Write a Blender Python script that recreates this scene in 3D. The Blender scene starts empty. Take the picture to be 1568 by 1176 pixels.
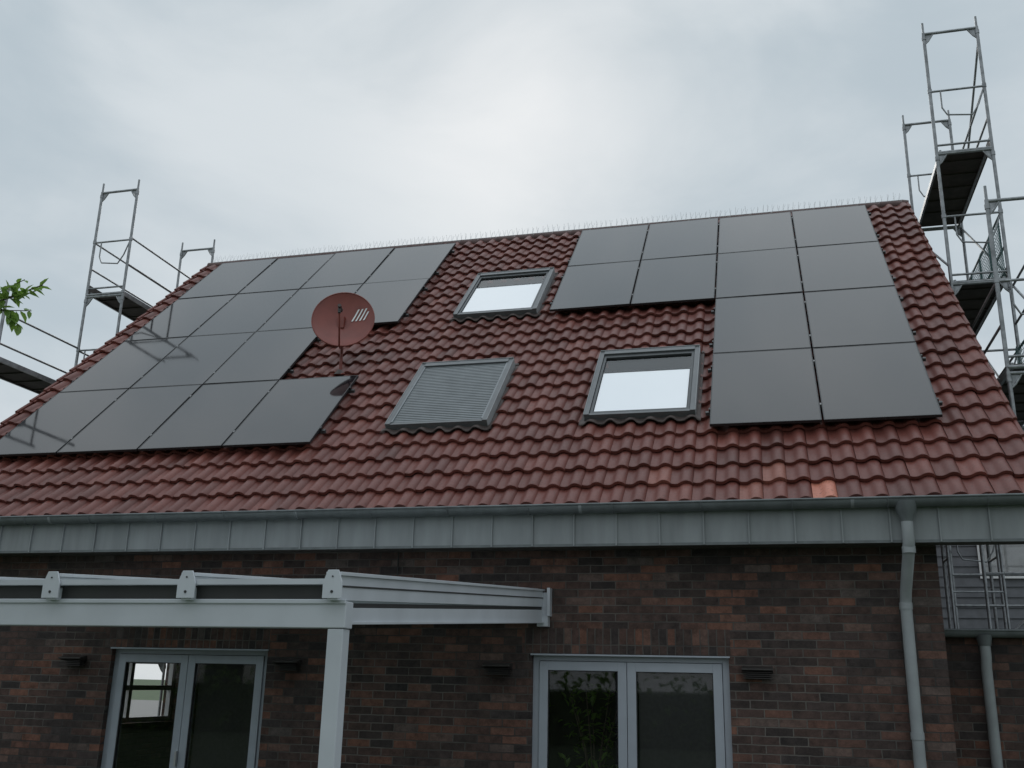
import bpy, math, random
from mathutils import Vector, Matrix
random.seed(7)
scn=bpy.context.scene
COL=scn.collection
TH=.7644; CT,ST=math.cos(TH),math.sin(TH)
GZ=-4.45
# ---------------------------------------------------------------- materials
def mat(name):
    m=bpy.data.materials.new(name);m.use_nodes=True
    nt=m.node_tree;b=nt.nodes['Principled BSDF']
    return m,nt,b
def N(nt,t,**k):
    n=nt.nodes.new(t)
    for a,v in k.items(): setattr(n,a,v)
    return n
def simple(name,col,rough=.5,metal=0,var=.12,scale=6,bump=0,streak=False):
    m,nt,b=mat(name)
    tc=N(nt,'ShaderNodeTexCoord');no=N(nt,'ShaderNodeTexNoise');no.inputs['Scale'].default_value=scale;no.inputs['Detail'].default_value=6
    if streak:
        mp=N(nt,'ShaderNodeMapping');mp.inputs['Scale'].default_value=(3,3,.5);nt.links.new(tc.outputs['Object'],mp.inputs[0]);nt.links.new(mp.outputs[0],no.inputs['Vector'])
    else: nt.links.new(tc.outputs['Object'],no.inputs['Vector'])
    r=N(nt,'ShaderNodeValToRGB')
    r.color_ramp.elements[0].position=.3;r.color_ramp.elements[1].position=.7
    r.color_ramp.elements[0].color=(*[c*(1-var) for c in col],1);r.color_ramp.elements[1].color=(*[min(1,c*(1+var)) for c in col],1)
    nt.links.new(no.outputs['Fac'],r.inputs['Fac']);nt.links.new(r.outputs['Color'],b.inputs['Base Color'])
    b.inputs['Roughness'].default_value=rough;b.inputs['Metallic'].default_value=metal
    if bump:
        n2=N(nt,'ShaderNodeTexNoise');n2.inputs['Scale'].default_value=scale*8
        nt.links.new(tc.outputs['Object'],n2.inputs['Vector'])
        bp=N(nt,'ShaderNodeBump');bp.inputs['Strength'].default_value=bump;bp.inputs['Distance'].default_value=.01
        nt.links.new(n2.outputs['Fac'],bp.inputs['Height']);nt.links.new(bp.outputs['Normal'],b.inputs['Normal'])
    return m
def brick_mat(name,axes='XZ',soldier=False,tint=1.0):
    m,nt,b=mat(name)
    tc=N(nt,'ShaderNodeTexCoord');sp=N(nt,'ShaderNodeSeparateXYZ');cb=N(nt,'ShaderNodeCombineXYZ')
    nt.links.new(tc.outputs['Object'],sp.inputs[0])
    h,v=axes
    if soldier: h,v=v,h
    nt.links.new(sp.outputs[h],cb.inputs[0]);nt.links.new(sp.outputs[v],cb.inputs[1])
    br=N(nt,'ShaderNodeTexBrick');br.inputs['Scale'].default_value=1
    br.inputs['Brick Width'].default_value=.25;br.inputs['Row Height'].default_value=.078
    br.inputs['Mortar Size'].default_value=.006;br.inputs['Mortar Smooth'].default_value=.3;br.inputs['Bias'].default_value=0
    br.inputs['Color1'].default_value=(0,0,0,1);br.inputs['Color2'].default_value=(1,1,1,1)
    if soldier: br.offset=0
    no0=N(nt,'ShaderNodeTexNoise');no0.inputs['Scale'].default_value=14;nt.links.new(tc.outputs['Object'],no0.inputs['Vector'])
    va=N(nt,'ShaderNodeVectorMath',operation='MULTIPLY_ADD');nt.links.new(no0.outputs['Color'],va.inputs[0]);va.inputs[1].default_value=(.012,.010,0);nt.links.new(cb.outputs[0],va.inputs[2])
    nt.links.new(va.outputs[0],br.inputs['Vector'])
    r=N(nt,'ShaderNodeValToRGB');cr=r.color_ramp
    cols=[(0,(.045,.036,.035)),(.22,(.085,.056,.048)),(.45,(.125,.068,.054)),(.66,(.068,.054,.052)),(.86,(.235,.105,.07)),(1,(.135,.11,.10))]
    cr.elements[0].position=0;cr.elements[0].color=(*cols[0][1],1);cr.elements[1].position=1;cr.elements[1].color=(*cols[-1][1],1)
    for p,c in cols[1:-1]:
        e=cr.elements.new(p);e.color=(*c,1)
    nt.links.new(br.outputs['Color'],r.inputs['Fac'])
    no=N(nt,'ShaderNodeTexNoise');no.inputs['Scale'].default_value=11;no.inputs['Detail'].default_value=9;no.inputs['Roughness'].default_value=.75
    nt.links.new(tc.outputs['Object'],no.inputs['Vector'])
    mr=N(nt,'ShaderNodeMapRange');mr.inputs[1].default_value=.3;mr.inputs[2].default_value=.7;mr.inputs[3].default_value=.28*tint;mr.inputs[4].default_value=1.12*tint
    nt.links.new(no.outputs['Fac'],mr.inputs[0])
    mx=N(nt,'ShaderNodeMix',data_type='RGBA',blend_type='MULTIPLY');mx.inputs[0].default_value=1
    nt.links.new(r.outputs['Color'],mx.inputs[6]);nt.links.new(mr.outputs[0],mx.inputs[7])
    m2=N(nt,'ShaderNodeMix',data_type='RGBA');nt.links.new(br.outputs['Fac'],m2.inputs[0]);nt.links.new(mx.outputs[2],m2.inputs[6])
    nl=N(nt,'ShaderNodeTexNoise');nl.inputs['Scale'].default_value=1.1;nl.inputs['Detail'].default_value=4;nt.links.new(tc.outputs['Object'],nl.inputs['Vector'])
    rm=N(nt,'ShaderNodeValToRGB');rm.color_ramp.elements[0].position=.38;rm.color_ramp.elements[1].position=.64
    rm.color_ramp.elements[0].color=(.05*tint,.045*tint,.042*tint,1);rm.color_ramp.elements[1].color=(.15*tint,.135*tint,.12*tint,1)
    nt.links.new(nl.outputs['Fac'],rm.inputs[0]);nt.links.new(rm.outputs[0],m2.inputs[7])
    nt.links.new(m2.outputs[2],b.inputs['Base Color']);b.inputs['Roughness'].default_value=.85
    ad=N(nt,'ShaderNodeMath',operation='MULTIPLY_ADD');nt.links.new(br.outputs['Fac'],ad.inputs[0]);ad.inputs[1].default_value=-1;nt.links.new(no.outputs['Fac'],ad.inputs[2])
    bp=N(nt,'ShaderNodeBump');bp.inputs['Strength'].default_value=.8;bp.inputs['Distance'].default_value=.014
    nt.links.new(ad.outputs[0],bp.inputs['Height']);nt.links.new(bp.outputs['Normal'],b.inputs['Normal'])
    return m
def tile_mat():
    m,nt,b=mat('clay_tile')
    at=N(nt,'ShaderNodeAttribute',attribute_name='tr')
    r=N(nt,'ShaderNodeValToRGB');cr=r.color_ramp
    cr.elements[0].position=0;cr.elements[0].color=(.115,.036,.028,1);cr.elements[1].position=1;cr.elements[1].color=(.58,.21,.14,1)
    for p,c in [(.3,(.145,.043,.033)),(.6,(.168,.049,.037)),(.84,(.20,.062,.046)),(.9,(.32,.12,.085))]:
        e=cr.elements.new(p);e.color=(*c,1)
    nt.links.new(at.outputs['Fac'],r.inputs['Fac'])
    tc=N(nt,'ShaderNodeTexCoord')
    no=N(nt,'ShaderNodeTexNoise');no.inputs['Scale'].default_value=1.3;no.inputs['Detail'].default_value=10;no.inputs['Roughness'].default_value=.72
    nt.links.new(tc.outputs['Object'],no.inputs['Vector'])
    mr=N(nt,'ShaderNodeMapRange');mr.inputs[1].default_value=.32;mr.inputs[2].default_value=.68;mr.inputs[3].default_value=.82;mr.inputs[4].default_value=1.1
    nt.links.new(no.outputs['Fac'],mr.inputs[0])
    mx=N(nt,'ShaderNodeMix',data_type='RGBA',blend_type='MULTIPLY');mx.inputs[0].default_value=1
    nt.links.new(r.outputs['Color'],mx.inputs[6]);nt.links.new(mr.outputs[0],mx.inputs[7])
    n3=N(nt,'ShaderNodeTexNoise');n3.inputs['Scale'].default_value=38;n3.inputs['Detail'].default_value=5
    nt.links.new(tc.outputs['Object'],n3.inputs['Vector'])
    m3=N(nt,'ShaderNodeMapRange');m3.inputs[1].default_value=.56;m3.inputs[2].default_value=.72;m3.inputs[4].default_value=.5
    nt.links.new(n3.outputs['Fac'],m3.inputs[0])
    mx2=N(nt,'ShaderNodeMix',data_type='RGBA');nt.links.new(m3.outputs[0],mx2.inputs[0]);nt.links.new(mx.outputs[2],mx2.inputs[6]);mx2.inputs[7].default_value=(.075,.047,.038,1)
    nt.links.new(mx2.outputs[2],b.inputs['Base Color'])
    mr2=N(nt,'ShaderNodeMapRange');mr2.inputs[3].default_value=.38;mr2.inputs[4].default_value=.62;nt.links.new(n3.outputs['Fac'],mr2.inputs[0]);nt.links.new(mr2.outputs[0],b.inputs['Roughness'])
    bp=N(nt,'ShaderNodeBump');bp.inputs['Strength'].default_value=.25;bp.inputs['Distance'].default_value=.004
    nt.links.new(n3.outputs['Fac'],bp.inputs['Height']);nt.links.new(bp.outputs['Normal'],b.inputs['Normal'])
    return m
def glass_mat(name,ior=1.5,tint=(1,1,1)):
    m,nt,b=mat(name);nt.nodes.remove(b)
    out=nt.nodes['Material Output']
    fr=N(nt,'ShaderNodeFresnel');fr.inputs[0].default_value=ior
    tr=N(nt,'ShaderNodeBsdfTransparent');tr.inputs[0].default_value=(*tint,1)
    gl=N(nt,'ShaderNodeBsdfGlossy');gl.inputs['Roughness'].default_value=.02
    mx=N(nt,'ShaderNodeMixShader');nt.links.new(fr.outputs[0],mx.inputs[0]);nt.links.new(tr.outputs[0],mx.inputs[1]);nt.links.new(gl.outputs[0],mx.inputs[2]);nt.links.new(mx.outputs[0],out.inputs[0])
    return m
def panel_glass():
    m,nt,b=mat('panel_glass')
    tc=N(nt,'ShaderNodeTexCoord')
    br=N(nt,'ShaderNodeTexBrick');br.offset=0;br.inputs['Scale'].default_value=1;br.inputs['Brick Width'].default_value=.182;br.inputs['Row Height'].default_value=.0935
    br.inputs['Mortar Size'].default_value=.0012;br.inputs['Mortar Smooth'].default_value=.1
    br.inputs['Color1'].default_value=(.010,.009,.011,1);br.inputs['Color2'].default_value=(.012,.011,.013,1);br.inputs['Mortar'].default_value=(.022,.021,.023,1)
    nt.links.new(tc.outputs['Object'],br.inputs['Vector']);nt.links.new(br.outputs['Color'],b.inputs['Base Color'])
    oi=N(nt,'ShaderNodeObjectInfo')
    va=N(nt,'ShaderNodeVectorMath',operation='ADD');nt.links.new(tc.outputs['Object'],va.inputs[0]);nt.links.new(oi.outputs['Location'],va.inputs[1])
    no=N(nt,'ShaderNodeTexNoise');no.inputs['Scale'].default_value=2.2;no.inputs['Detail'].default_value=7;no.inputs['Roughness'].default_value=.65
    nt.links.new(va.outputs[0],no.inputs['Vector'])
    mr=N(nt,'ShaderNodeMapRange');mr.inputs[3].default_value=.02;mr.inputs[4].default_value=.10;nt.links.new(no.outputs['Fac'],mr.inputs[0]);nt.links.new(mr.outputs[0],b.inputs['Roughness'])
    b.inputs['IOR'].default_value=1.6
    return m
M={}
M['tile']=tile_mat();M['brick']=brick_mat('brick_wall');M['brickY']=brick_mat('brick_gable','YZ');M['soldier']=brick_mat('brick_soldier','XZ',True)
M['brick2']=brick_mat('garage_brick','XZ',False,.8)
M['verge']=simple('verge_clay',(.155,.048,.037),.5,0,.2,8)
M['ridge']=simple('ridge_clay',(.085,.045,.04),.6,0,.2,8)
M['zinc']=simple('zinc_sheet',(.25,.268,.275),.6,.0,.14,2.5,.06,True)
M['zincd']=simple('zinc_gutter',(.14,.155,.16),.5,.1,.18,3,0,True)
M['pipe']=simple('zinc_pipe',(.30,.32,.33),.5,.0,.12,5)
M['soffit']=simple('soffit_board',(.09,.082,.075),.8)
M['under']=simple('roof_underlay',(.05,.035,.03),.9)
M['pframe']=simple('panel_frame',(.02,.02,.022),.4)
M['pglass']=panel_glass()
M['rail']=simple('alu_rail',(.5,.5,.5),.4,.8)
M['clamp']=simple('panel_clamp',(.22,.22,.22),.4,.3)
M['spike']=simple('spike_plastic',(.75,.76,.78),.4)
M['anth']=simple('anthracite_alu',(.07,.075,.078),.45,.2)
M['sash']=simple('window_cover_alu',(.12,.125,.13),.38,.2)
M['slat']=simple('shutter_slat',(.20,.215,.225),.4,.2,.1)
M['lead']=simple('flashing',(.08,.06,.055),.6,.1,.25,10)
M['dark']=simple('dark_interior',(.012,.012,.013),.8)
M['blind']=simple('white_blind',(.88,.90,.93),.3,0,.01,2)
bb=M['blind'].node_tree.nodes['Principled BSDF'];bb.inputs['Coat Weight'].default_value=1;bb.inputs['Coat IOR'].default_value=1.8;bb.inputs['Coat Roughness'].default_value=.04
M['screen']=simple('screen_blind',(.07,.07,.073),.8,0,.1,30)
M['glass']=glass_mat('window_glass',1.6)
M['rglass']=glass_mat('canopy_glass',1.35,(.9,.95,.94))
M['pvc']=simple('window_frame_pvc',(.38,.41,.46),.4,0,.05)
M['alu']=simple('canopy_alu',(.53,.555,.59),.35,.0,.07,3)
M['alud']=simple('seal_rubber_and_gap_shade',(.03,.03,.03),.6)
M['dish']=simple('dish_red',(.21,.05,.037),.42,0,.15,5)
M['white']=simple('white_paint',(.8,.8,.8),.5)
M['curtain']=simple('side_curtain',(.16,.165,.165),.9,0,.25,8)
M['steel']=simple('galvanised_steel',(.28,.29,.30),.45,.5,.3,12)
M['deck']=simple('deck_board',(.06,.052,.047),.8,0,.3,7)
M['lamp']=simple('lamp_bronze',(.045,.04,.038),.5,.3)
M['render']=simple('white_render',(.62,.62,.60),.9,0,.06,3)
M['grass']=simple('lawn_grass',(.05,.08,.03),.9,0,.4,3,.5)
M['gravel']=simple('gravel',(.22,.21,.20),.95,0,.3,20,.5)
M['leaf']=simple('leaf_green',(.14,.25,.055),.45,0,.4,9)
M['bark']=simple('bark',(.09,.07,.055),.9,0,.3,14,.6)
M['siding']=simple('grey_shingle',(.17,.175,.19),.7,0,.15,5)
M['sidel']=simple('shingle_edge',(.10,.105,.115),.7,0,.15,5)
M['net']=simple('safety_net',(.08,.16,.16),.8)
lm=M['leaf'];lb=lm.node_tree.nodes['Principled BSDF']
tl=N(lm.node_tree,'ShaderNodeBsdfTranslucent');tl.inputs[0].default_value=(.22,.36,.07,1)
ms_=N(lm.node_tree,'ShaderNodeMixShader');ms_.inputs[0].default_value=.4
lm.node_tree.links.new(lb.outputs[0],ms_.inputs[1]);lm.node_tree.links.new(tl.outputs[0],ms_.inputs[2]);lm.node_tree.links.new(ms_.outputs[0],lm.node_tree.nodes['Material Output'].inputs[0])
# ---------------------------------------------------------------- mesh builder
class MB:
    def __init__(s): s.v=[];s.f=[];s.m=[];s.mats=[];s.sm=[]
    def mi(s,k):
        if k not in s.mats: s.mats.append(k)
        return s.mats.index(k)
    def add(s,vs,fs,k,smooth=False):
        o=len(s.v);s.v+=[tuple(p) for p in vs]
        i=s.mi(k)
        for f in fs: s.f.append(tuple(a+o for a in f));s.m.append(i);s.sm.append(smooth)
    def hexa(s,c,k):
        s.add(c,[(0,3,2,1),(4,5,6,7),(0,1,5,4),(1,2,6,5),(2,3,7,6),(3,0,4,7)],k)
    def box(s,x0,x1,y0,y1,z0,z1,k):
        s.hexa([(x0,y0,z0),(x1,y0,z0),(x1,y1,z0),(x0,y1,z0),(x0,y0,z1),(x1,y0,z1),(x1,y1,z1),(x0,y1,z1)],k)
    def rbox(s,x0,x1,s0,s1,n0,n1,k):
        s.hexa([RP(x0,s0,n0),RP(x1,s0,n0),RP(x1,s1,n0),RP(x0,s1,n0),RP(x0,s0,n1),RP(x1,s0,n1),RP(x1,s1,n1),RP(x0,s1,n1)],k)
    def tube(s,pts,r,k,n=8,cap=True):
        pts=[Vector(p) for p in pts]
        rs=r if isinstance(r,(list,tuple)) else [r]*len(pts)
        rings=[];prev=None
        for i,p in enumerate(pts):
            a=pts[max(i-1,0)];b=pts[min(i+1,len(pts)-1)];d=(b-a).normalized()
            up=Vector((0,0,1)) if abs(d.z)<.9 else Vector((1,0,0))
            if prev is None: u=d.cross(up).normalized()
            else: u=(prev-d*prev.dot(d)).normalized()
            prev=u;w=d.cross(u)
            rings.append([p+(u*math.cos(2*math.pi*j/n)+w*math.sin(2*math.pi*j/n))*rs[i] for j in range(n)])
        vs=[q for R in rings for q in R];fs=[]
        for i in range(len(pts)-1):
            for j in range(n): fs.append((i*n+j,i*n+(j+1)%n,(i+1)*n+(j+1)%n,(i+1)*n+j))
        s.add(vs,fs,k,True)
        if cap: s.add(rings[0],[tuple(range(n))[::-1]],k);s.add(rings[-1],[tuple(range(n))],k)
    def obj(s,name,parent=None,bevel=0):
        me=bpy.data.meshes.new(name);me.from_pydata(s.v,[],s.f)
        for k in s.mats: me.materials.append(M[k])
        me.polygons.foreach_set('material_index',s.m);me.polygons.foreach_set('use_smooth',s.sm);me.update()
        o=bpy.data.objects.new(name,me);COL.objects.link(o)
        if parent: o.parent=parent
        if bevel:
            b=o.modifiers.new('bevel','BEVEL');b.width=bevel;b.segments=2;b.limit_method='ANGLE'
        return o
def RP(x,s,n): return (x,s*CT-n*ST,s*ST+n*CT)
def empty(name):
    o=bpy.data.objects.new(name,None);COL.objects.link(o);return o
# ---------------------------------------------------------------- house
XL,XR=-7.37,5.28
SE,SR=-1.235,7.31
house=empty('brick_house')
YW=-.39;CX0,CX1=-6.45,4.36
NB=-.155
RY,RZ=RP(0,SR,NB)[1:]
YB=2*RY-YW
DOORS=[(.53,2.44),(-4.25,-2.35)]
DT=-2.345
b=MB()
xs=[CX0,-4.25,-2.35,.53,2.44,CX1]
for i in (0,2,4): b.box(xs[i],xs[i+1],YW,YW+.3,GZ,-1.30,'brick')
for i in (1,3): b.box(xs[i],xs[i+1],YW,YW+.3,DT,-1.30,'brick')
b.obj('front_wall',house)
b=MB()
for x0,x1 in DOORS: b.box(x0-.1,x1+.02,YW-.003,YW+.02,DT+.004,DT+.245,'soldier')
b.obj('soldier_course',house)
def prism(b,x0,x1,P,k):
    n=len(P);vs=[(x0,p[0],p[1]) for p in P]+[(x1,p[0],p[1]) for p in P]
    b.add(vs,[tuple(range(n))[::-1],tuple(range(n,2*n))]+[(i,(i+1)%n,(i+1)%n+n,i+n) for i in range(n)],k)
b=MB()
x=CX1-.302
prism(b,x,x+.3,[(YW+.3,GZ),(YB,GZ),(YB,-1.3),(RY,RZ-.12),(YW+.3,-.75)],'brickY')
x=CX0+.002;WY0,WY1,WZ0,WZ1=1.9,4.1,-3.3,-2.35
prism(b,x,x+.3,[(YW+.3,WZ1),(YB,WZ1),(YB,-1.3),(RY,RZ-.12),(YW+.3,-.75)],'brickY')
b.box(x,x+.3,YW+.3,WY0,GZ,WZ1,'brickY');b.box(x,x+.3,WY1,YB,GZ,WZ1,'brickY');b.box(x,x+.3,WY0,WY1,GZ,WZ0,'brickY')
b.obj('gable_walls',house)
b=MB()
for y in (WY0,(WY0+WY1)/2-.05,WY1-.08): b.box(x+.1,x+.17,y,y+.08,WZ0,WZ1,'white')
for z in (WZ0,WZ1-.08,-2.85): b.box(x+.105,x+.165,WY0,WY1,z,z+.07,'white')
b.box(x+.2,x+.21,WY0,WY0+.75,WZ0,WZ1,'curtain')
b.obj('added_side_window',house)  # added window; its bright view stands in for the left door pane's reflection
b=MB();b.box(CX0+.31,CX1-.31,YB-.3,YB,GZ,-1.3,'brick');b.obj('back_wall',house)
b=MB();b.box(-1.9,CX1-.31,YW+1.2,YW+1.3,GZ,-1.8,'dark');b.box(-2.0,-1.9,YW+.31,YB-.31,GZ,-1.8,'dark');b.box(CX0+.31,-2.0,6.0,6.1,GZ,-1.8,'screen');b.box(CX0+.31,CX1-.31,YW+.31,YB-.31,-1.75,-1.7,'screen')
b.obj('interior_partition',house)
b=MB()
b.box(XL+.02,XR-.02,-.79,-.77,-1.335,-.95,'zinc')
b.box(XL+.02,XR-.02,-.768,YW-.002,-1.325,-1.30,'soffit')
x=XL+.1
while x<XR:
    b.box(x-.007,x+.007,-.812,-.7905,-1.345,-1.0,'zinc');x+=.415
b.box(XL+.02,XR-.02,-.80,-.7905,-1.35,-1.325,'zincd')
b.obj('eave_fascia',house)
b=MB()
b.rbox(XL+.03,XR-.03,SE+.08,SR-.02,NB-.13,NB-.03,'under')
def back(x,s,n):
    p=RP(x,s,n);return (p[0],2*RY-p[1],p[2])
c=[back(XL+.03,SE,NB-.13),back(XR-.03,SE,NB-.13),back(XR-.03,SR,NB-.13),back(XL+.03,SR,NB-.13)]
c2=[back(XL+.03,SE,NB+.03),back(XR-.03,SE,NB+.03),back(XR-.03,SR,NB+.03),back(XL+.03,SR,NB+.03)]
b.hexa(c+c2,'verge');b.obj('roof_structure',house)
# tiles
NC=57;NRW=26;w=(XR-XL)/NC;cl=(SR-SE)/NRW
SKY=[(-1.45,-.21,3.64,5.25,0),(-1.45,-.21,.38,1.99,1),(.92,2.15,.40,2.03,0)]
def prof(u):
    u=min(max(u,0),1)
    if u<.40: return -.012*math.sin(math.pi*u/.40)
    q=min(1,(u-.40)/.60)
    return .045*max(0.0,math.sin(math.pi*q))**.8
vs=[];fs=[];tr=[];sm=[]
K=12
bright={(48,0):1.0,(46,1):.88,(45,0):.87,(41,1):.86}
for j in range(NRW):
    for i in range(NC):
        x0=XL+i*w;s0=SE+j*cl
        xc=x0+w/2;sc=s0+cl/2
        if any(a+.08<xc<bb_-.08 and c_+.1<sc<d-.1 for a,bb_,c_,d,_ in SKY): continue
        o=len(vs);jn=random.uniform(-.004,.004);js=random.uniform(-.008,.008);jt=random.uniform(-.005,.005)
        for t in (0,.06,.5,1):
            for k in range(K+1):
                u=k/K;p=prof(u)
                s=s0+js+t*(cl+.03)-(.018*p/.04 if t<.1 else 0)
                n=NB+.052*(1-t)+p*(1-.12*t)+jn+jt*u-(.006 if t==0 else 0)
                if k==K: n-=.009
                vs.append(RP(x0+u*w,s,n))
        for r in range(3):
            for k in range(K):
                a=o+r*(K+1)+k;fs.append((a,a+1,a+K+2,a+K+1));sm.append(True)
        o2=len(vs)
        for dn in (0,-.034):
            for k in range(K+1):
                a=vs[o+k];vs.append((a[0],a[1]-dn*ST,a[2]+dn*CT))
        for k in range(K):
            a=o2+k;fs.append((a,a+K+1,a+K+2,a+1));sm.append(False)
        v=bright.get((i,j),min(.80,max(0,random.gauss(.42,.2))))
        tr+= [v]*(4*K)
me=bpy.data.meshes.new('roof_tiles');me.from_pydata(vs,[],fs);me.materials.append(M['tile'])
me.polygons.foreach_set('use_smooth',sm)
at=me.attributes.new('tr','FLOAT','FACE');at.data.foreach_set('value',tr);me.update()
o=bpy.data.objects.new('roof_tiles',me);COL.objects.link(o);o.parent=house
# verge tiles and ridge caps
b=MB()
for j in range(NRW):
    s0=SE+j*cl
    for xa,xb in ((XR-.005,XR+.022),(XL-.022,XL+.005)):
        c=[RP(xa,s0,NB-.10),RP(xb,s0,NB-.10),RP(xb,s0+cl+.02,NB-.12),RP(xa,s0+cl+.02,NB-.12),RP(xa,s0,NB+.062),RP(xb,s0,NB+.062),RP(xb,s0+cl+.02,NB+.03),RP(xa,s0+cl+.02,NB+.03)]
        b.hexa(c,'verge')
    b.tube([RP(XR+.0,s0-.005,NB+.05),RP(XR+.0,s0+cl,NB+.022)],.024,'verge',8)
    b.tube([RP(XL-.0,s0-.005,NB+.05),RP(XL-.0,s0+cl,NB+.022)],.024,'verge',8)
x=XL
while True:
    x2=min(x+.36,XR+.02)
    b.tube([(x,RY,RZ-.01),(x2,RY,RZ-.02)],[.085,.076],'ridge',14)
    if x2>=XR+.02: break
    x=x2-.02
b.obj('verge_and_ridge',house)
b=MB()
x=XL+.1
b.box(XL+.05,XR-.05,RY-.012,RY+.012,RZ+.072,RZ+.078,'spike')
while x<XR-.05:
    for dy in (-.05,.0,.05):
        b.tube([(x,RY,RZ+.076),(x+random.uniform(-.018,.018)+(.03 if dy==0 else 0),RY+dy,RZ+random.uniform(.165,.20))],.0022,'spike',3,False)
    x+=random.uniform(.07,.10)
b.obj('bird_spikes',house)
# gutter
b=MB()
gy,gz,gr=-.875,-.965,.075
n=12;vs=[]
for xx in (XL,XR+.03):
    for k in range(n+1):
        a=math.pi+math.pi*k/n;vs.append((xx,gy+gr*math.cos(a),gz+gr*math.sin(a)))
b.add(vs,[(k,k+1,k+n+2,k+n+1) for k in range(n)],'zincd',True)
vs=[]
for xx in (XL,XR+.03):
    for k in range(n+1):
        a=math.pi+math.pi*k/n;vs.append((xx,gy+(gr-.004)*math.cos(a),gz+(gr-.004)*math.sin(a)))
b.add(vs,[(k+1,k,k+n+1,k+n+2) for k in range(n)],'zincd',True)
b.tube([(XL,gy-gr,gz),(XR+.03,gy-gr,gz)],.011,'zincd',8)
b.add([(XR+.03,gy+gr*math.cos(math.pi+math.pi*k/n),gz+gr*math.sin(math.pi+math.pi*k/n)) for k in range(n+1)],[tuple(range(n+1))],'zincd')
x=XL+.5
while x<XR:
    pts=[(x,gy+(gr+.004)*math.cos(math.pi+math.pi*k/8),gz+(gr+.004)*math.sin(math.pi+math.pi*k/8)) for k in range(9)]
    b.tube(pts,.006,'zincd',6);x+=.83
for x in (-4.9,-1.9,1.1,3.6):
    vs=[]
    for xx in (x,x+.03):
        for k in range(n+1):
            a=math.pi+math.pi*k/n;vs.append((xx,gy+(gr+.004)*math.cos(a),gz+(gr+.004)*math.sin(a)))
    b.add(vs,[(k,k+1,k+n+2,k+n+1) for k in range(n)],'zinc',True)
b.obj('gutter',house)
b=MB();b.rbox(XL+.03,XR-.03,SE-.02,SE+.2,NB-.045,NB-.04,'zincd');b.obj('drip_edge',house)
# downpipe
b=MB()
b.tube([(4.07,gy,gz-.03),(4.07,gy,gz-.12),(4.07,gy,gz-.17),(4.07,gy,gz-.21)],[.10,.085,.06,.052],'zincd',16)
b.tube([(4.07,gy,gz-.2),(4.07,gy,-1.33),(4.067,gy+.03,-1.42),(4.05,-.50,-1.76),(4.045,-.465,-1.86),(4.045,-.462,-2.0),(4.045,-.462,GZ)],.052,'pipe',16)
for z in (-1.42,-1.88,-3.0,-4.0):
    yy=-.462 if z<-1.6 else gy+.03
    b.tube([(4.045 if z<-1.6 else 4.067,yy,z-.03),(4.045 if z<-1.6 else 4.067,yy,z+.03)],.058,'pipe',16)
b.obj('downpipe',house)
b=MB();b.tube([(-.93,YW-.01,-1.34),(-.93,YW-.01,-1.75)],.006,'alud',6);b.obj('cable',house)
# patio doors
def door(x0,x1):
    b=MB();y0=YW+.07;y1=y0+.07;z0=GZ+.02;z1=DT;fw=.065
    k='pvc'
    b.box(x0,x0+fw,y0,y1,z0,z1,k);b.box(x1-fw,x1,y0,y1,z0,z1,k);b.box(x0+fw,x1-fw,y0,y1,z1-fw,z1,k);b.box(x0+fw,x1-fw,y0,y1,z0,z0+.08,k)
    xm=(x0+x1)/2-.02
    for a,c in ((x0+fw+.004,xm-.003),(xm+.003,x1-fw-.004)):
        za,zb=z0+.085,z1-fw-.005;sw=.085;ys=y0-.018
        b.box(a,a+sw,ys,y1-.01,za,zb,k);b.box(c-sw,c,ys,y1-.01,za,zb,k);b.box(a+sw,c-sw,ys,y1-.01,zb-sw,zb,k);b.box(a+sw,c-sw,ys,y1-.01,za,za+sw,k)
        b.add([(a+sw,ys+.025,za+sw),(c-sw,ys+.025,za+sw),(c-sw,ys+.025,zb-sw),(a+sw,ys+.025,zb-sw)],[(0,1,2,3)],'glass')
        for q in (a+sw,c-sw-.008): b.box(q,q+.008,ys+.005,ys+.02,za+sw,zb-sw,'alud')
        b.box(a+sw+.008,c-sw-.008,ys+.005,ys+.02,zb-sw-.008,zb-sw,'alud')
    b.box(xm+.1,x1-fw-.09,y1+.01,y1+.015,z0+.1,z1-fw-.10,'screen')
    b.box(x0-.01,x1+.01,YW-.02,YW+.02,z1-.018,z1-.002,k)
    b.box(xm-.02,xm+.0,y0-.055,y0-.018,-3.55,-3.40,'rail')
    o=b.obj('patio_door',house,.004)
for d in DOORS: door(*d)
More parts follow.
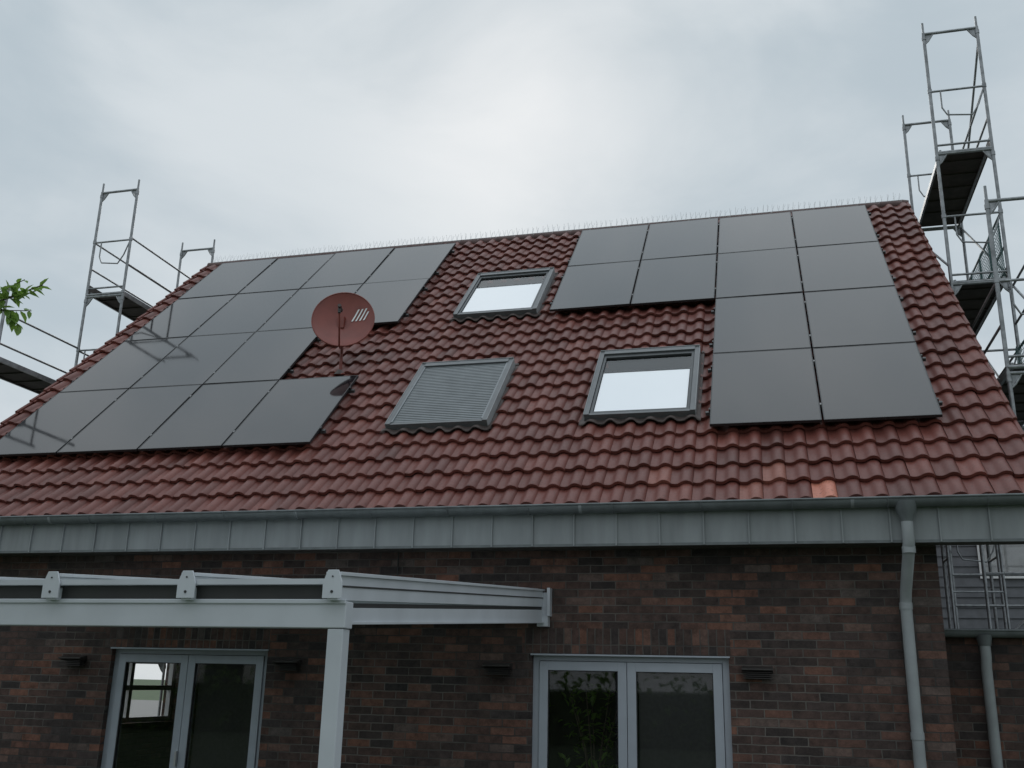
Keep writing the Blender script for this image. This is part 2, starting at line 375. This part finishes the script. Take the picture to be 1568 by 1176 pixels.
# roof windows
def roofwin(x0,x1,s0,s1,shutter):
    b=MB();fw=.055;kf='sash'
    b.rbox(x0,x0+fw,s0,s1,NB-.03,-.01,kf);b.rbox(x1-fw,x1,s0,s1,NB-.03,-.01,kf)
    b.rbox(x0+fw,x1-fw,s1-.09,s1,NB-.03,.0,kf);b.rbox(x0+fw,x1-fw,s0,s0+.045,NB-.03,-.02,kf)
    b.rbox(x0-.006,x0-.0005,s0,s1,NB+.04,-.006,'pipe');b.rbox(x1+.0005,x1+.006,s0,s1,NB+.04,-.006,'pipe');b.rbox(x0,x1,s1+.0005,s1+.008,NB+.04,.006,'pipe')
    a,c,d,e=x0+fw,x1-fw,s0+.045,s1-.09
    b.rbox(a,c,d,e,NB-.05,NB-.02,'dark')
    if shutter:
        nS=34;h=(e-d)/nS
        for i in range(nS):
            ss=d+i*h
            v=[RP(a+.02,ss,-.045),RP(c-.02,ss,-.045),RP(c-.02,ss+h*.3,-.022),RP(a+.02,ss+h*.3,-.022),RP(c-.02,ss+h*.8,-.022),RP(a+.02,ss+h*.8,-.022),RP(c-.02,ss+h,-.045),RP(a+.02,ss+h,-.045)]
            b.add(v,[(0,1,2,3),(3,2,4,5),(5,4,6,7)],'slat')
        b.rbox(a,a+.02,d,e,-.08,-.012,'slat');b.rbox(c-.02,c,d,e,-.08,-.012,'slat')
    else:
        sw=.035
        b.rbox(a+.006,a+sw,d+.006,e-.006,-.10,-.022,'anth');b.rbox(c-sw,c-.006,d+.006,e-.006,-.10,-.022,'anth')
        b.rbox(a+sw,c-sw,d+.006,d+sw,-.10,-.022,'anth');b.rbox(a+sw,c-sw,e-.07,e-.006,-.10,-.022,'anth')
        h=d+sw+(e-d)*.66
        b.rbox(a+sw+.008,c-sw-.008,d+sw+.008,h,-.055,-.038,'blind')
        b.rbox(a+sw,c-sw,h+.001,h+.02,-.08,-.034,'anth')
        b.rbox(a+sw,c-sw,h+.03,e-.07,-.10,-.09,'dark')
        b.add([RP(a+sw,h+.021,-.045),RP(c-sw,h+.021,-.045),RP(c-sw,e-.07,-.045),RP(a+sw,e-.07,-.045)],[(0,1,2,3)],'glass')
    for q0,q1 in ((x0-.05,x0-.007),(x1+.007,x1+.05)): b.rbox(q0,q1,s0-.03,s1+.04,NB+.02,NB+.04,'lead')
    b.rbox(x0-.05,x1+.05,s1+.009,s1+.05,NB,NB+.05,'lead')
    E=.06;n=int((x1-x0+2*E)/.0185);vs=[]
    for r,(ds,dn) in enumerate(((-.075,.054),(-.075,.064),(-.04,.064),(.02,.068))):
        for k in range(n+1):
            x=x0-E+k*(x1-x0+2*E)/n;u=((x-XL)/w)%1
            vs.append(RP(x,s0+ds-(.01*math.sin(k*.9) if r<2 else 0),NB+dn+prof(u)*(.9 if r<3 else .3)))
    b.add(vs,[(r*(n+1)+k,r*(n+1)+k+1,(r+1)*(n+1)+k+1,(r+1)*(n+1)+k) for r in range(3) for k in range(n)],'lead',True)
    b.obj('roof_window',house)
for q in SKY: roofwin(*q)
# ---------------------------------------------------------------- solar panels
pb=MB();PW,PH=1.134,1.722;t=.032
pb.box(0,.011,0,PH,-t,0,'pframe');pb.box(PW-.011,PW,0,PH,-t,0,'pframe');pb.box(.011,PW-.011,0,.011,-t,0,'pframe');pb.box(.011,PW-.011,PH-.011,PH,-t,0,'pframe')
pb.box(.0112,PW-.0112,.0112,PH-.0112,-.012,-.0015,'pglass')
first=pb.obj('solar_panel');pm=first.data
RM=Matrix.Rotation(TH,4,'X')
def place(o,x,s):
    o.matrix_world=Matrix.Translation(RP(x,s,random.uniform(-.002,.002)))@RM@Matrix.Rotation(random.uniform(-.004,.004),4,'X')@Matrix.Rotation(random.uniform(-.005,.005),4,'Y')
g=2.2547;A=1.154;B=1.742
cells=[]
for r in range(4):
    for c in range(4):
        if r==1 and c==3: continue
        cells.append((-g-(4-c)*A+.01,r*B+.01))
for r in range(4):
    for c in range(4):
        if r<2 and c<2: continue
        cells.append((c*A+.01,r*B+.041))
for i,(x,s) in enumerate(cells):
    o=first if i==0 else bpy.data.objects.new('solar_panel',pm)
    if i: COL.objects.link(o)
    place(o,x,s)
b=MB()
rows=[(-g-4*A,-g,0,0),(-g-4*A,-g-A,1,0),(-g-4*A,-g,2,0),(-g-4*A,-g,3,0),(2*A,4*A,0,.031),(2*A,4*A,1,.031),(0,4*A,2,.031),(0,4*A,3,.031)]
for x0,x1,r,dv in rows:
    for q in (.35,1.39):
        s=r*B+dv+q;b.rbox(x0-.045,x1+.045,s-.018,s+.018,-.075,-.036,'anth')
        x=x0
        while x<x1+.01:
            b.rbox(x-.008,x+.008,s-.018,s+.018,-.03,.003,'clamp' if x0+.1<x<x1-.1 else 'pframe');x+=A
        x=x0+.2
        while x<x1:
            b.rbox(x-.015,x+.015,s-.06,s-.02,-.14,-.04,'rail');x+=.9
b.obj('solar_mounting_rails')
# ---------------------------------------------------------------- satellite dish
dish=empty('satellite_dish')
bx,by,bz=-2.69,1.577,1.30
b=MB()
b.tube([(bx,by+.02,bz),(bx,by+.02,bz+.86)],.022,'dish',12)
b.tube([RP(bx-.11,2.02,-.10),RP(bx+.11,2.02,-.10)],.014,'dish',8)
b.tube([(bx,by,bz+.02),(bx,by,bz+.1)],[.09,.024],'lead',14)
c=Vector((bx+.05,by-.10,bz+.765));nrm=Vector((.28,-.93,.24)).normalized()
side=Vector((0,0,1)).cross(nrm).normalized();up=nrm.cross(side).normalized()
R=.43;f=.62
nr,na=9,48
def dp(rr,a,off=0): return c+side*(rr*math.cos(a)*.98)+up*(rr*math.sin(a)*1.02)+nrm*(rr*rr/(4*f)*1.6-.06+off)
for off,fl in ((0,False),(-.012,True)):
    vs=[dp(0,0,off)];fs=[]
    for i in range(1,nr+1):
        for j in range(na): vs.append(dp(R*i/nr,2*math.pi*j/na,off))
    for j in range(na):
        fs.append((0,1+j,1+(j+1)%na))
        for i in range(nr-1):
            a=1+i*na;fs.append((a+j,a+na+j,a+na+(j+1)%na,a+(j+1)%na))
    if fl: fs=[q[::-1] for q in fs]
    b.add(vs,fs,'dish',True)
b.tube([dp(R,2*math.pi*j/na,-.004) for j in range(na+1)],.010,'dish',6,False)
# slanted parallel stripes printed on the reflector
for q in range(4):
    X0,Y0=.10+q*.055,.03
    vs=[]
    L_=1.0 if q<3 else .7
    for i in range(7):
        X=X0+.085*L_*i/6;Y=Y0+.17*L_*i/6
        for dx in (0,.024): vs.append(dp(math.hypot(X+dx,Y),math.atan2(Y,X+dx),.010))
    b.add(vs,[(2*i,2*i+1,2*i+3,2*i+2) for i in range(6)],'white')
b.box(bx-.05,bx+.05,by-.09,by+.05,bz+.68,bz+.84,'dish')
fp=c+nrm*.42-up*.06
b.tube([c-up*.45+nrm*.02,c-up*.47+nrm*.12,fp-up*.07],[.013,.013,.011],'dish',8)
b.tube([fp-up*.09,fp-up*.02],.02,'alud',8)
b.tube([fp+nrm*.05,fp-nrm*.02,fp-nrm*.07],[.024,.028,.036],'lead',12)
b.obj('reflector_and_mast',dish)
# ---------------------------------------------------------------- wall lamps
def wlamp(x,z):
    b=MB();y=YW-.004
    b.box(x-.11,x+.11,y-.02,y,z-.06,z+.045,'lamp')
    v=[(x-.14,y-.14,z+.02),(x+.14,y-.14,z+.02),(x+.14,y-.02,z-.005),(x-.14,y-.02,z-.005),(x-.14,y-.14,z+.035),(x+.14,y-.14,z+.035),(x+.14,y-.02,z+.06),(x-.14,y-.02,z+.06)]
    b.hexa(v,'lamp')
    for i in range(4):
        zz=z-.055+i*.018;b.box(x-.13,x+.13,y-.115,y-.02,zz,zz+.008,'lamp')
    b.obj('wall_lamp',None,.003)
for x in (-4.68,-2.08,.20): wlamp(x,-2.5)
wlamp(2.70,-2.49)
# ---------------------------------------------------------------- canopy (glass patio roof)
can=empty('patio_canopy')
PF=-5.32;XC0=-5.5
b=MB()
b.box(XC0,.685,PF+.0,PF+.10,-2.375,-2.235,'alu')
b.box(XC0,.685,PF-.012,PF-.002,-2.25,-2.225,'alu')
for x in (.63,-4.6): b.box(x-.045,x+.045,PF+.005,PF+.095,GZ,-2.378,'alu')
b.box(XC0,.70,YW-.09,YW-.004,-1.99,-1.76,'alu')
b.obj('frame',can,.006)
b=MB()
xr=.625;rx=[]
while xr>XC0: rx.append(xr);xr-=.875
def sl(x0,x1,ya,yb,za0,za1,zb0,zb1,k):
    b.hexa([(x0,ya,za0),(x1,ya,za0),(x1,yb,zb0),(x0,yb,zb0),(x0,ya,za1),(x1,ya,za1),(x1,yb,zb1),(x0,yb,zb1)],k)
for i,x in enumerate(rx):
    sl(x-.03,x+.03,PF-.05,YW-.092,-2.235,-2.105,-1.90,-1.745,'alu')
    sl(x-.045,x+.045,PF-.05,YW-.05,-2.1045,-2.085,-1.7445,-1.725,'alu')
    sl(x+.0305,x+.036,PF-.045,YW-.095,-2.165,-2.155,-1.82,-1.81,'alud')
    P=[(-.055,-2.225),(.055,-2.225),(.055,-2.14),(.03,-2.075),(-.03,-2.075),(-.055,-2.14)]
    vs=[(x+p[0],PF-.062,p[1]) for p in P]+[(x+p[0],PF-.0505,p[1]) for p in P]
    b.add(vs,[(0,1,2,3,4,5),(11,10,9,8,7,6)]+[(j,j+6,(j+1)%6+6,(j+1)%6) for j in range(6)],'alu')
    b.tube([(x,PF-.066,-2.19),(x,PF-.061,-2.19)],.008,'alud',8)
    b.tube([(x,PF-.066,-2.11),(x,PF-.061,-2.11)],.005,'alud',8)
sl(.61,.655,PF+.12,YW-.092,-2.345,-2.262,-2.05,-1.93,'alu')
sl(.615,.645,PF+.12,YW-.092,-2.261,-2.236,-1.929,-1.901,'alud')  # dark strip painted in as the shaded gap between rafter and lower beam
sl(.656,.67,PF+.12,YW-.092,-2.35,-2.335,-2.058,-2.04,'alu')
b.box(.60,.71,YW-.10,YW-.002,-2.09,-1.99,'alu');b.box(.70,.73,YW-.11,YW-.002,-1.99,-1.715,'alu')
b.obj('rafters',can,.003)
b=MB()
for i in range(len(rx)-1):
    x1,x0=rx[i]-.032,rx[i+1]+.032
    sl(x0,x1,PF-.03,YW-.092,-2.135,-2.127,-1.775,-1.767,'rglass')
    b.box(x0,x1,PF-.045,PF-.0305,-2.15,-2.12,'alu')
    b.box(x0,x1,PF+.002,PF+.02,-2.233,-2.15,'alud')
b.obj('glass_panes',can)
# ---------------------------------------------------------------- scaffolds
def frame(b,x0,x1,y,z0,h=2.0,r=.024,top=True,inner=True):
    for x in (x0,x1):
        b.tube([(x,y,z0),(x,y,z0+h)],r,'steel',8)
        b.tube([(x,y,z0+h),(x,y,z0+h+.17)],.017,'steel',6)
        b.tube([(x,y,z0+h-.12),(x,y,z0+h-.06)],.031,'steel',8)
        b.tube([(x,y,z0+.98),(x,y,z0+1.04)],.031,'steel',8)
    if top:
        b.tube([(x0,y,z0+h-.02),(x1,y,z0+h-.02)],.022,'steel',8)
        for sx,x in ((1,x0),(-1,x1)):
            b.tube([(x,y,z0+h-.2),(x+sx*.06,y,z0+h-.14),(x+sx*.13,y,z0+h-.03)],.013,'steel',6)
            b.add([(x,y,z0+h-.03),(x+sx*.12,y,z0+h-.03),(x,y,z0+h-.2)],[(0,1,2)],'steel')
    if inner:
        b.tube([(x0,y,z0+1.0),(x1,y,z0+1.0)],.016,'steel',6)
        b.tube([(x0+.14,y,z0+1.0),(x0+.14,y,z0+.72),(x0+.2,y,z0+.6),(x1-.2,y,z0+.56),(x1-.1,y,z0+.72),(x1-.02,y,z0+.95)],.012,'steel',6)
        b.tube([(x0,y,z0+.12),(x1,y,z0+.12)],.016,'steel',6)
def deck(b,x0,x1,ya,yb,z):
    b.box(x0+.05,x1-.05,ya+.05,yb-.05,z+.02,z+.05,'deck')
    for x in (x0+.04,x1-.07): b.box(x,x+.03,ya+.03,yb-.03,z-.01,z+.06,'steel')
    y=ya+.3
    while y<yb-.2: b.box(x0+.07,x1-.07,y,y+.03,z+.0,z+.019,'deck');y+=.42
    for y in (ya,yb): b.tube([(x0,y,z+.0),(x1,y,z+.0)],.024,'steel',8)
def rails(b,x,ya,yb,z,hs=(.5,1.0)):
    for h in hs: b.tube([(x,ya,z+h),(x,yb,z+h)],.017,'steel',6)
def scaffold(name,x0,x1,bays,zs,outer,braces,skip=()):
    E=empty(name);b=MB()
    for y,levels in bays:
        for L in levels: frame(b,x0,x1,y,zs[L])
    d=MB()
    for i in range(len(bays)-1):
        ya,la=bays[i];yb,lb=bays[i+1]
        for L in range(1,len(zs)):
            if (L-1 in la and L-1 in lb) and (i,L) not in skip: deck(d,x0,x1,ya,yb,zs[L])
            if L in la and L in lb:
                rails(b,outer,ya,yb,zs[L])
                if (i,L) not in skip: d.box(outer-.012,outer+.012,ya,yb,zs[L]+.05,zs[L]+.2,'deck')
    for (ya,za,yb,zb_) in braces: b.tube([(outer,ya,za),(outer,yb,zb_)],.017,'steel',6)
    b.obj('frames',E);d.obj('decks',E);return E
zl=[-4.4,-2.35,-.3,1.68,3.70]
EL=scaffold('scaffold_tower',-8.5,-7.77,[(.95,[0,1,2]),(3.5,[0,1,2,3,4]),(6.07,[0,1,2,3,4])],zl,-8.5,[(3.5,1.9,6.07,3.6),(3.5,-.2,.95,1.6),(3.5,1.75,.95,-.2)])
b=MB();rails(b,-8.5,.95,3.5,1.72,(.5,1.0))
rails(b,-7.77,3.5,6.07,3.74,(.5,1.0))
for x in (-8.5,-7.77): b.tube([(x,.95,1.7),(x,.95,2.8)],.024,'steel',8)
b.obj('guard_rails',EL)
zr=[-1.3,.75,2.75,4.75]
ER=scaffold('scaffold_tower',5.45,6.18,[(.9,[0,1]),(3.42,[0,1,2,3]),(5.99,[0,1,2,3])],zr,6.18,[(3.42,2.8,5.99,4.7),(3.42,2.7,.9,.8),(3.42,.8,5.99,2.7),(3.42,6.5,5.99,4.8)],skip=((0,2),))
b=MB()
for y in (.9,3.42,5.99):
    for x in (5.45,6.18):
        b.tube([(x,y,-2.0),(x,y,-1.3)],.02,'steel',8);b.box(x-.07,x+.07,y-.07,y+.07,-2.03,-2.0,'steel')
rails(b,5.45,.9,3.42,.75);rails(b,6.18,.9,3.42,.75);rails(b,6.18,.9,3.42,1.6,(.5,1.0))
b.tube([(5.45,3.42,3.0),(5.45,5.99,4.6)],.017,'steel',6)
b.obj('jacks_and_rails',ER)
b=MB()
for (y0,y1,z0,z1) in ((.95,3.4,.8,1.75),(3.45,5.95,2.8,3.7)):
    y=y0
    while y<=y1: b.tube([(6.15,y,z0),(6.15+.02*math.sin(y*9),y,z1)],.004,'net',3,False);y+=.05
    z=z0
    while z<=z1: b.tube([(6.15,y0,z),(6.16,(y0+y1)/2,z-.03),(6.15,y1,z)],.004,'net',3,False);z+=.05
b.obj('safety_net',ER)
# scaffold in front of grey house, lower right
b=MB();E2=empty('facade_scaffold')
for x in (5.75,6.48,8.3,10.8):
    for z in (-4.4,-2.4,-.4):
        for yy in (7.7,8.43): b.tube([(x,yy,z),(x,yy,z+2.05)],.028,'steel',8)
        b.tube([(x,7.7,z+1.95),(x,8.43,z+1.95)],.02,'steel',6)
for z in (-1.75,-.1):
    b.box(5.75,10.8,7.75,8.38,z-.02,z+.04,'deck')
    for h in (.5,1.0): b.tube([(5.75,7.69,z+h),(10.8,7.69,z+h)],.024,'steel',6)
b.tube([(6.48,7.69,-1.75),(8.3,7.69,-.1)],.024,'steel',6)
b.obj('frames',E2)
# ---------------------------------------------------------------- garage & neighbours
gar=empty('brick_garage');b=MB()
GY=.25
b.box(CX1+.01,11.0,GY,7.0,GZ,-2.12,'brick2');b.obj('walls',gar)
b=MB();b.box(CX1+.01,11.1,GY-.05,7.0,-2.118,-2.04,'zincd')
n=10;vs=[]
for xx in (CX1+.02,11.1):
    for k in range(n+1):
        a=math.pi+math.pi*k/n;vs.append((xx,GY-.11+.065*math.cos(a),-2.06+.065*math.sin(a)))
b.add(vs,[(k,k+1,k+n+2,k+n+1) for k in range(n)],'zincd',True)
b.tube([(CX1+.02,GY-.175,-2.06),(11.1,GY-.175,-2.06)],.01,'zincd',8)
b.obj('flat_roof_and_gutter',gar)
b=MB();b.tube([(4.78,GY-.11,-2.1),(4.78,GY-.11,-2.2)],[.075,.055],'zincd',12);b.tube([(4.78,GY-.11,-2.19),(4.78,GY-.11,-2.3),(4.78,GY-.07,-2.4),(4.78,GY-.07,GZ)],.048,'pipe',14);b.obj('downpipe',gar)
nh=empty('shingle_house');b=MB()
b.box(4.0,18,12.3,20,GZ,1.6,'siding')
z=-4.3
while z<1.5: b.box(4.0,18,12.28,12.299,z,z+.012,'sidel');z+=.21
for x in (7.0,9.3,11.9): b.box(x,x+1.0,12.24,12.26,-.35,.9,'white');b.box(x+.08,x+.92,12.225,12.238,-.27,.82,'glass')
b.add([(3.6,11.8,1.5),(18.4,11.8,1.5),(18.4,16,4.2),(3.6,16,4.2),(3.6,20.4,1.5),(18.4,20.4,1.5)],[(0,1,2,3),(3,2,5,4)],'siding')
b.obj('facade',nh)
wh=empty('white_house');b=MB()
b.box(-26,-15,-34,-26,GZ,1.2,'render')
b.add([(-26.5,-25.5,1.1),(-14.5,-25.5,1.1),(-14.5,-30,5),(-26.5,-30,5),(-26.5,-34.5,1.1),(-14.5,-34.5,1.1)],[(0,1,2,3),(3,2,5,4),(1,5,2),(0,3,4)],'anth')
for x in (-25,-22,-18.5):
    b.box(x,x+1.6,-25.99,-25.96,-3.6,-1.6,'dark');b.box(x,x+1.4,-25.99,-25.96,-.9,.4,'dark')
b.obj('walls_and_roof',wh)
# ---------------------------------------------------------------- ground
b=MB();b.add([(-400,-400,GZ-.01),(400,-400,GZ-.01),(400,400,GZ-.01),(-400,400,GZ-.01)],[(0,1,2,3)],'grass');b.obj('ground')
b=MB();b.box(-6.5,4.35,-5.8,YW-.01,GZ-.005,GZ+.012,'soffit');b.obj('patio_paving')
b=MB();b.add([(-60,.2,GZ-.004),(-6.55,.2,GZ-.004),(-6.55,60,GZ-.004),(-60,60,GZ-.004)],[(0,1,2,3)],'gravel');b.obj('gravel_yard')
# ---------------------------------------------------------------- foliage
def leaves(b,cent,count,rad,size,flat=1):
    for _ in range(count):
        d=Vector((random.gauss(0,1),random.gauss(0,1),random.gauss(0,1)*flat)).normalized()*rad*random.random()**.45
        leaf(b,Vector(cent)+d,size*random.uniform(.7,1.25))
def leaf(b,p,L,dirv=None):
    d=dirv or Vector((random.uniform(-1,1),random.uniform(-1,1),random.uniform(-.8,.5)))
    d=d.normalized();s=d.cross(Vector((random.uniform(-.4,.4),random.uniform(-.4,.4),1))).normalized();nn=s.cross(d)
    W=L*.24
    v=[p,p+d*L*.3+s*W+nn*W*.3,p+d*L*.65+s*W*.85+nn*W*.2,p+d*L-nn*W*.5,p+d*L*.65-s*W*.85+nn*W*.2,p+d*L*.3-s*W+nn*W*.3,p+d*L*.45-nn*W*.15]
    b.add(v,[(0,1,6),(1,2,6),(2,3,6),(3,4,6),(4,5,6),(5,0,6)],'leaf',False)
tree=MB()
base=Vector((-3.3,-6.35,GZ))
tree.tube([base,base+Vector((.05,.02,1.5)),base+Vector((-.05,.05,2.8)),base+Vector((.03,0,4.2))],[.11,.09,.07,.03],'bark',10)
tips=[]
for i in range(9):
    a=i*2.4;h=2.2+i*.25;r=random.uniform(.7,1.05)
    if i==6: a=.35
    p0=base+Vector((0,.03,h));p2=p0+Vector((math.cos(a)*r,math.sin(a)*r,.5))
    tree.tube([p0,(p0+p2)/2+Vector((0,0,.1)),p2],[.035,.022,.01],'bark',6);tips.append(p2)
for p in tips: leaves(tree,p,150,.42,.085,.8)
leaves(tree,base+Vector((0,0,4.2)),220,.6,.085,.9)
q0=base+Vector((0,.03,3.5));q=[q0,Vector((-2.5,-6.05,-.62)),Vector((-1.85,-5.8,-.56)),Vector((-1.52,-5.71,-.50)),Vector((-1.27,-5.67,-.40))]
tree.tube(q,[.03,.02,.011,.006,.003],'bark',6)
for a0,a1,nn_ in ((q[2],Vector((-1.33,-5.66,-.56)),20),(q[3],Vector((-1.25,-5.74,-.47)),16),(q[3],q[4],18),(Vector((-1.7,-5.75,-.54)),Vector((-1.38,-5.7,-.37)),18),(q[1],q[2],25),(Vector((-1.54,-5.72,-.52)),Vector((-1.38,-5.68,-.66)),18)):
    tree.tube([a0,a1],.003,'bark',4)
    for i in range(nn_):
        p=a0.lerp(a1,(i+.5)/nn_);leaf(tree,p,random.uniform(.055,.09),(a1-a0).normalized()*.5+Vector((random.uniform(-.8,.8),random.uniform(-.6,.6),random.uniform(-.9,.7))))
tree.obj('garden_tree')
hp=MB()  # added plant, stands in for foliage mirrored in the door glass
hp.tube([(1.05,.25,GZ+.02),(1.05,.25,GZ+.35)],[.13,.17],'white',14)
for i in range(7):
    a=i*.9;hp.tube([(1.05,.25,GZ+.3),(1.05+.1*math.cos(a),.25+.08*math.sin(a),-3.3),(1.05+.28*math.cos(a),.25+.18*math.sin(a),-2.7)],[.012,.009,.004],'bark',5)
for _ in range(170):
    leaf(hp,Vector((1.02+random.gauss(0,.16),.25+random.gauss(0,.1),random.uniform(-3.6,-2.62))),random.uniform(.06,.13))
hp.obj('foliage_reflection_plant')
hd=MB()
hd.box(-30,30,-24,-23.2,GZ,GZ+1.6,'grass')
for _ in range(3500):
    leaf(hd,Vector((random.uniform(-24,24),random.uniform(-24.1,-22.9),GZ+random.uniform(.1,2.3))),random.uniform(.2,.4))
hd.obj('garden_hedge')
# ---------------------------------------------------------------- world, sun
W=bpy.data.worlds.new('World');scn.world=W;W.use_nodes=True;nt=W.node_tree
for n_ in list(nt.nodes): nt.nodes.remove(n_)
out=N(nt,'ShaderNodeOutputWorld')
az=-.262;el=.56
sd=Vector((math.sin(az)*math.cos(el),math.cos(az)*math.cos(el),math.sin(el)))
sky=N(nt,'ShaderNodeTexSky',sky_type='NISHITA');sky.sun_disc=False;sky.sun_elevation=el;sky.sun_rotation=az
b1=N(nt,'ShaderNodeBackground');b1.inputs[1].default_value=.06;nt.links.new(sky.outputs[0],b1.inputs[0])
tc=N(nt,'ShaderNodeTexCoord')
mp=N(nt,'ShaderNodeMapping');mp.inputs['Scale'].default_value=(1,1,2.0);mp.inputs['Location'].default_value=(3.1,.4,1.7);nt.links.new(tc.outputs['Generated'],mp.inputs[0])
no=N(nt,'ShaderNodeTexNoise');no.inputs['Scale'].default_value=2.7;no.inputs['Detail'].default_value=7;no.inputs['Roughness'].default_value=.52;no.inputs['Distortion'].default_value=.4
nt.links.new(mp.outputs[0],no.inputs['Vector'])
r=N(nt,'ShaderNodeValToRGB');cr=r.color_ramp;cr.interpolation='EASE'
cr.elements[0].position=.33;cr.elements[0].color=(.49,.57,.625,1);cr.elements[1].position=.68;cr.elements[1].color=(.69,.745,.78,1)
nt.links.new(no.outputs['Fac'],r.inputs[0])
dt=N(nt,'ShaderNodeVectorMath',operation='DOT_PRODUCT');nt.links.new(tc.outputs['Generated'],dt.inputs[0]);dt.inputs[1].default_value=sd
mr=N(nt,'ShaderNodeMapRange');mr.inputs[1].default_value=.965;mr.inputs[2].default_value=1;mr.inputs[3].default_value=0;mr.inputs[4].default_value=1;nt.links.new(dt.outputs['Value'],mr.inputs[0])
pw=N(nt,'ShaderNodeMath',operation='POWER');nt.links.new(mr.outputs[0],pw.inputs[0]);pw.inputs[1].default_value=4.0
ml=N(nt,'ShaderNodeMath',operation='MULTIPLY');nt.links.new(pw.outputs[0],ml.inputs[0]);nt.links.new(no.outputs['Fac'],ml.inputs[1])
ml2=N(nt,'ShaderNodeMath',operation='MULTIPLY');nt.links.new(ml.outputs[0],ml2.inputs[0]);ml2.inputs[1].default_value=1.1
mx=N(nt,'ShaderNodeMix',data_type='RGBA');mx.clamp_factor=True;nt.links.new(ml2.outputs[0],mx.inputs[0]);nt.links.new(r.outputs[0],mx.inputs[6]);mx.inputs[7].default_value=(.93,.94,.95,1)
sx=N(nt,'ShaderNodeSeparateXYZ');nt.links.new(tc.outputs['Generated'],sx.inputs[0])
mz=N(nt,'ShaderNodeMapRange');mz.inputs[1].default_value=.62;mz.inputs[2].default_value=.95;mz.inputs[3].default_value=1.0;mz.inputs[4].default_value=1.85;nt.links.new(sx.outputs[2],mz.inputs[0])
b2=N(nt,'ShaderNodeBackground');nt.links.new(mx.outputs[2],b2.inputs[0]);nt.links.new(mz.outputs[0],b2.inputs[1])
ms=N(nt,'ShaderNodeMixShader');ms.inputs[0].default_value=.94;nt.links.new(b1.outputs[0],ms.inputs[1]);nt.links.new(b2.outputs[0],ms.inputs[2]);nt.links.new(ms.outputs[0],out.inputs[0])
sl_=bpy.data.lights.new('sun','SUN');sl_.energy=.6;sl_.angle=math.radians(20);sl_.color=(1,.97,.92)
so=bpy.data.objects.new('sun',sl_);COL.objects.link(so);so.rotation_euler=(-sd).to_track_quat('-Z','Y').to_euler()
# ---------------------------------------------------------------- camera
yaw,p,ro=-.2593,.2917,.0229
F=Vector((math.sin(yaw)*math.cos(p),math.cos(yaw)*math.cos(p),math.sin(p)));Rt=Vector((math.cos(yaw),-math.sin(yaw),0));U=Rt.cross(F)
R2=Rt*math.cos(ro)+U*math.sin(ro);U2=-Rt*math.sin(ro)+U*math.cos(ro)
cam=bpy.data.cameras.new('camera');cam.lens=1527.3/1568*36;cam.sensor_width=36;cam.clip_end=1500
co=bpy.data.objects.new('camera',cam);COL.objects.link(co)
mw=Matrix.Identity(4)
for i in range(3): mw[i][0]=R2[i];mw[i][1]=U2[i];mw[i][2]=-F[i]
mw[0][3],mw[1][3],mw[2][3]=2.9057,-10.3518,-2.6364
co.matrix_world=mw
scn.camera=co
scn.view_settings.view_transform='Standard';scn.view_settings.look='None';scn.view_settings.exposure=0
